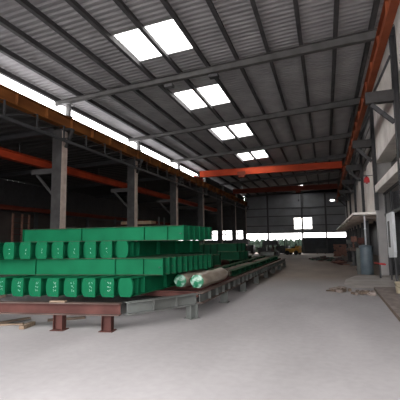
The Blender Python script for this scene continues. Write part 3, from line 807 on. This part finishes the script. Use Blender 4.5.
def pile(name, x, y, n, sx, sy, sz, m, lab, cat, seed, flat=False):
    """a heap nobody could count: one mesh of many irregular pieces"""
    rnd = random.Random(seed); b = MB()
    for i in range(n):
        u_, v_ = rnd.gauss(0, .38), rnd.gauss(0, .38); u_ = max(-1, min(1, u_)); v_ = max(-1, min(1, v_))
        hh = sz*max(.05, 1-math.hypot(u_, v_))
        l, w2, h2 = (rnd.uniform(.25, .7), rnd.uniform(.1, .3), rnd.uniform(.02, .05)) if flat else (rnd.uniform(.08, .2), rnd.uniform(.06, .14), rnd.uniform(.04, .1))
        T = Matrix.Translation((u_*sx/2, v_*sy/2, rnd.uniform(0.01, hh))) @ Matrix.Rotation(rnd.uniform(0, PI), 4, 'Z') @ Matrix.Rotation(rnd.uniform(-.25, .25), 4, 'X')
        b.box(-l/2, l/2, -w2/2, w2/2, 0, h2, rnd.randrange(len(m)), T)
    zmin = min(v.z for v in b.v)
    for v in b.v: v.z -= zmin
    o = b.build(name, m); o.location = (x, y, 0); return tag(o, lab, cat, kind='stuff')
pile('scrap_heap', -.25, 33.5, 90, 1.9, 6.0, .25, ['dark', 'rust', 'green_d'], 'low heap of dark scrap metal plates on the floor far right', 'scrap', 5, True)
pile('scrap_heap', .75, 28.2, 70, .9, 3.4, .45, ['rust', 'brick', 'dark'], 'reddish scrap heap on the floor before the canopy', 'scrap', 9, True)
pile('rubble', .3, 13.1, 46, .75, .9, .04, ['stone', 'stone', 'wood_d'], 'small patch of broken rubble on the floor near the slab', 'rubble', 2)
pile('rubble', 1.0, 12.4, 26, .6, .5, .05, ['stone', 'wood_d'], 'few broken stones beside the corner of the low slab', 'rubble', 3)
b = MB()
for r_ in range(9):
    for c in range(5):
        if (r_*5+c) % 17 == 3: continue
        b.box(-.6+.24*c+(.06 if r_ % 2 else 0), -.37+.24*c+(.06 if r_ % 2 else 0), -.25, .25, .13*r_, .13*r_+.125)
tag(b.build('brick_stack', 'brick'), 'stack of reddish bricks at the far end under the canopy', 'bricks').location = (1.25, 40.5, 0)

# forklift
t = thing('forklift', (-3.6, 44.6, 0), 'yellow forklift truck parked at the far end', 'forklift', rz=R(70))
b = MB(); b.prism([(-.42, .25), (.42, .25), (.42, .72), (-.42, .72)], Matrix.Identity(4), -.9, .7); b.build('chassis', 'forklift', t, bevel=.05)
b = MB(); b.box(-.40, .40, -.9, -.45, .72, 1.0); b.build('counterweight', 'forklift', t, bevel=.04)
b = MB(); b.box(-.2, .2, -.4, .05, .72, .9); b.box(-.2, .2, -.45, -.38, .9, 1.3); b.build('seat', 'rubber', t, bevel=.02)
for x in (-.42, .38):
    for y in (-.6, .5):
        b = MB(); b.box(x, x+.04, y, y+.04, .72, 2.0); b.build('guard_post', 'dark', t)
b = MB(); b.box(-.45, .45, -.62, .57, 2.0, 2.05); b.build('guard_roof', 'dark', t)
for x in (-.32, .24):
    b = MB(); b.box(x, x+.08, .75, .85, .08, 2.1); b.build('mast', 'dark', t)
    b = MB(); b.box(x, x+.1, .87, 1.8, .04, .08); b.box(x, x+.1, .86, .9, .04, .6); b.build('fork', 'dark', t)
for x in (-.5, .36):
    for y in (-.6, .45):
        b = MB(); b.tube((x, y, .25), (x+.14, y, .25), .25, n=20); b.build('wheel', 'rubber', t)
# dark machines by the far end
press(-5.6, 41.5, 1.1, 'dark', 'low dark machine standing left of the forklift', 1.6, 1.3)
for (x, y, sx, sy, sz, lab) in ((-4.9, 46.5, 1.5, 1.2, 1.0, 'dark steel bin just left of the forklift'), (-6.9, 46.8, 1.8, 1.2, .8, 'low dark steel bin farther left of the forklift'), (-8.9, 46.2, 1.4, 1.2, 1.1, 'dark steel bin by the last left column'), (-.6, 47.6, 1.2, .8, .6, 'low dark steel bin before the dark low wall')):
    t = thing('steel_bin', (x, y, 0), lab, 'bin')
    b = MB(); b.box(-sx/2, sx/2, -sy/2, sy/2, .1, .14); b.box(-sx/2, sx/2, -sy/2, -sy/2+.04, .14, sz); b.box(-sx/2, sx/2, sy/2-.04, sy/2, .14, sz); b.box(-sx/2, -sx/2+.04, -sy/2+.04, sy/2-.04, .14, sz); b.box(sx/2-.04, sx/2, -sy/2+.04, sy/2-.04, .14, sz)
    b.build('body', 'dark', t)
    for q in (-sx/2+.1, sx/2-.22): b = MB(); b.box(q, q+.12, -sy/2, sy/2, 0, .098); b.build('skid', 'wood_d', t)
press(-7.6, 36.0, 1.3, 'dark', 'dark low machine beyond the staging end', 1.4, 1.2)

# hedge outside the far end
rnd = random.Random(4)
b = MB()
for i in range(46):
    x = -11+.19*i; 
    h = rnd.uniform(1.55, 1.95); r_ = rnd.uniform(.28, .42); n = 8
    vs = []; K = 6
    for k in range(K):
        zz_ = h*k/(K-1); rr = r_*(1.0, 1.1, 1.1, .95, .7, .15)[k]
        for q in range(n): a = 2*PI*q/n; vs.append((x+rr*math.cos(a)*rnd.uniform(.8, 1.15), 54+rr*math.sin(a)*rnd.uniform(.8, 1.15), zz_))
    b.add(vs, [(k*n+q, k*n+(q+1) % n, (k+1)*n+(q+1) % n, (k+1)*n+q) for k in range(K-1) for q in range(n)]+[tuple((K-1)*n+q for q in range(n))])
tag(b.build('hedge', 'leaf'), 'dark green hedge outside beyond the open far end', 'hedge', kind='stuff')
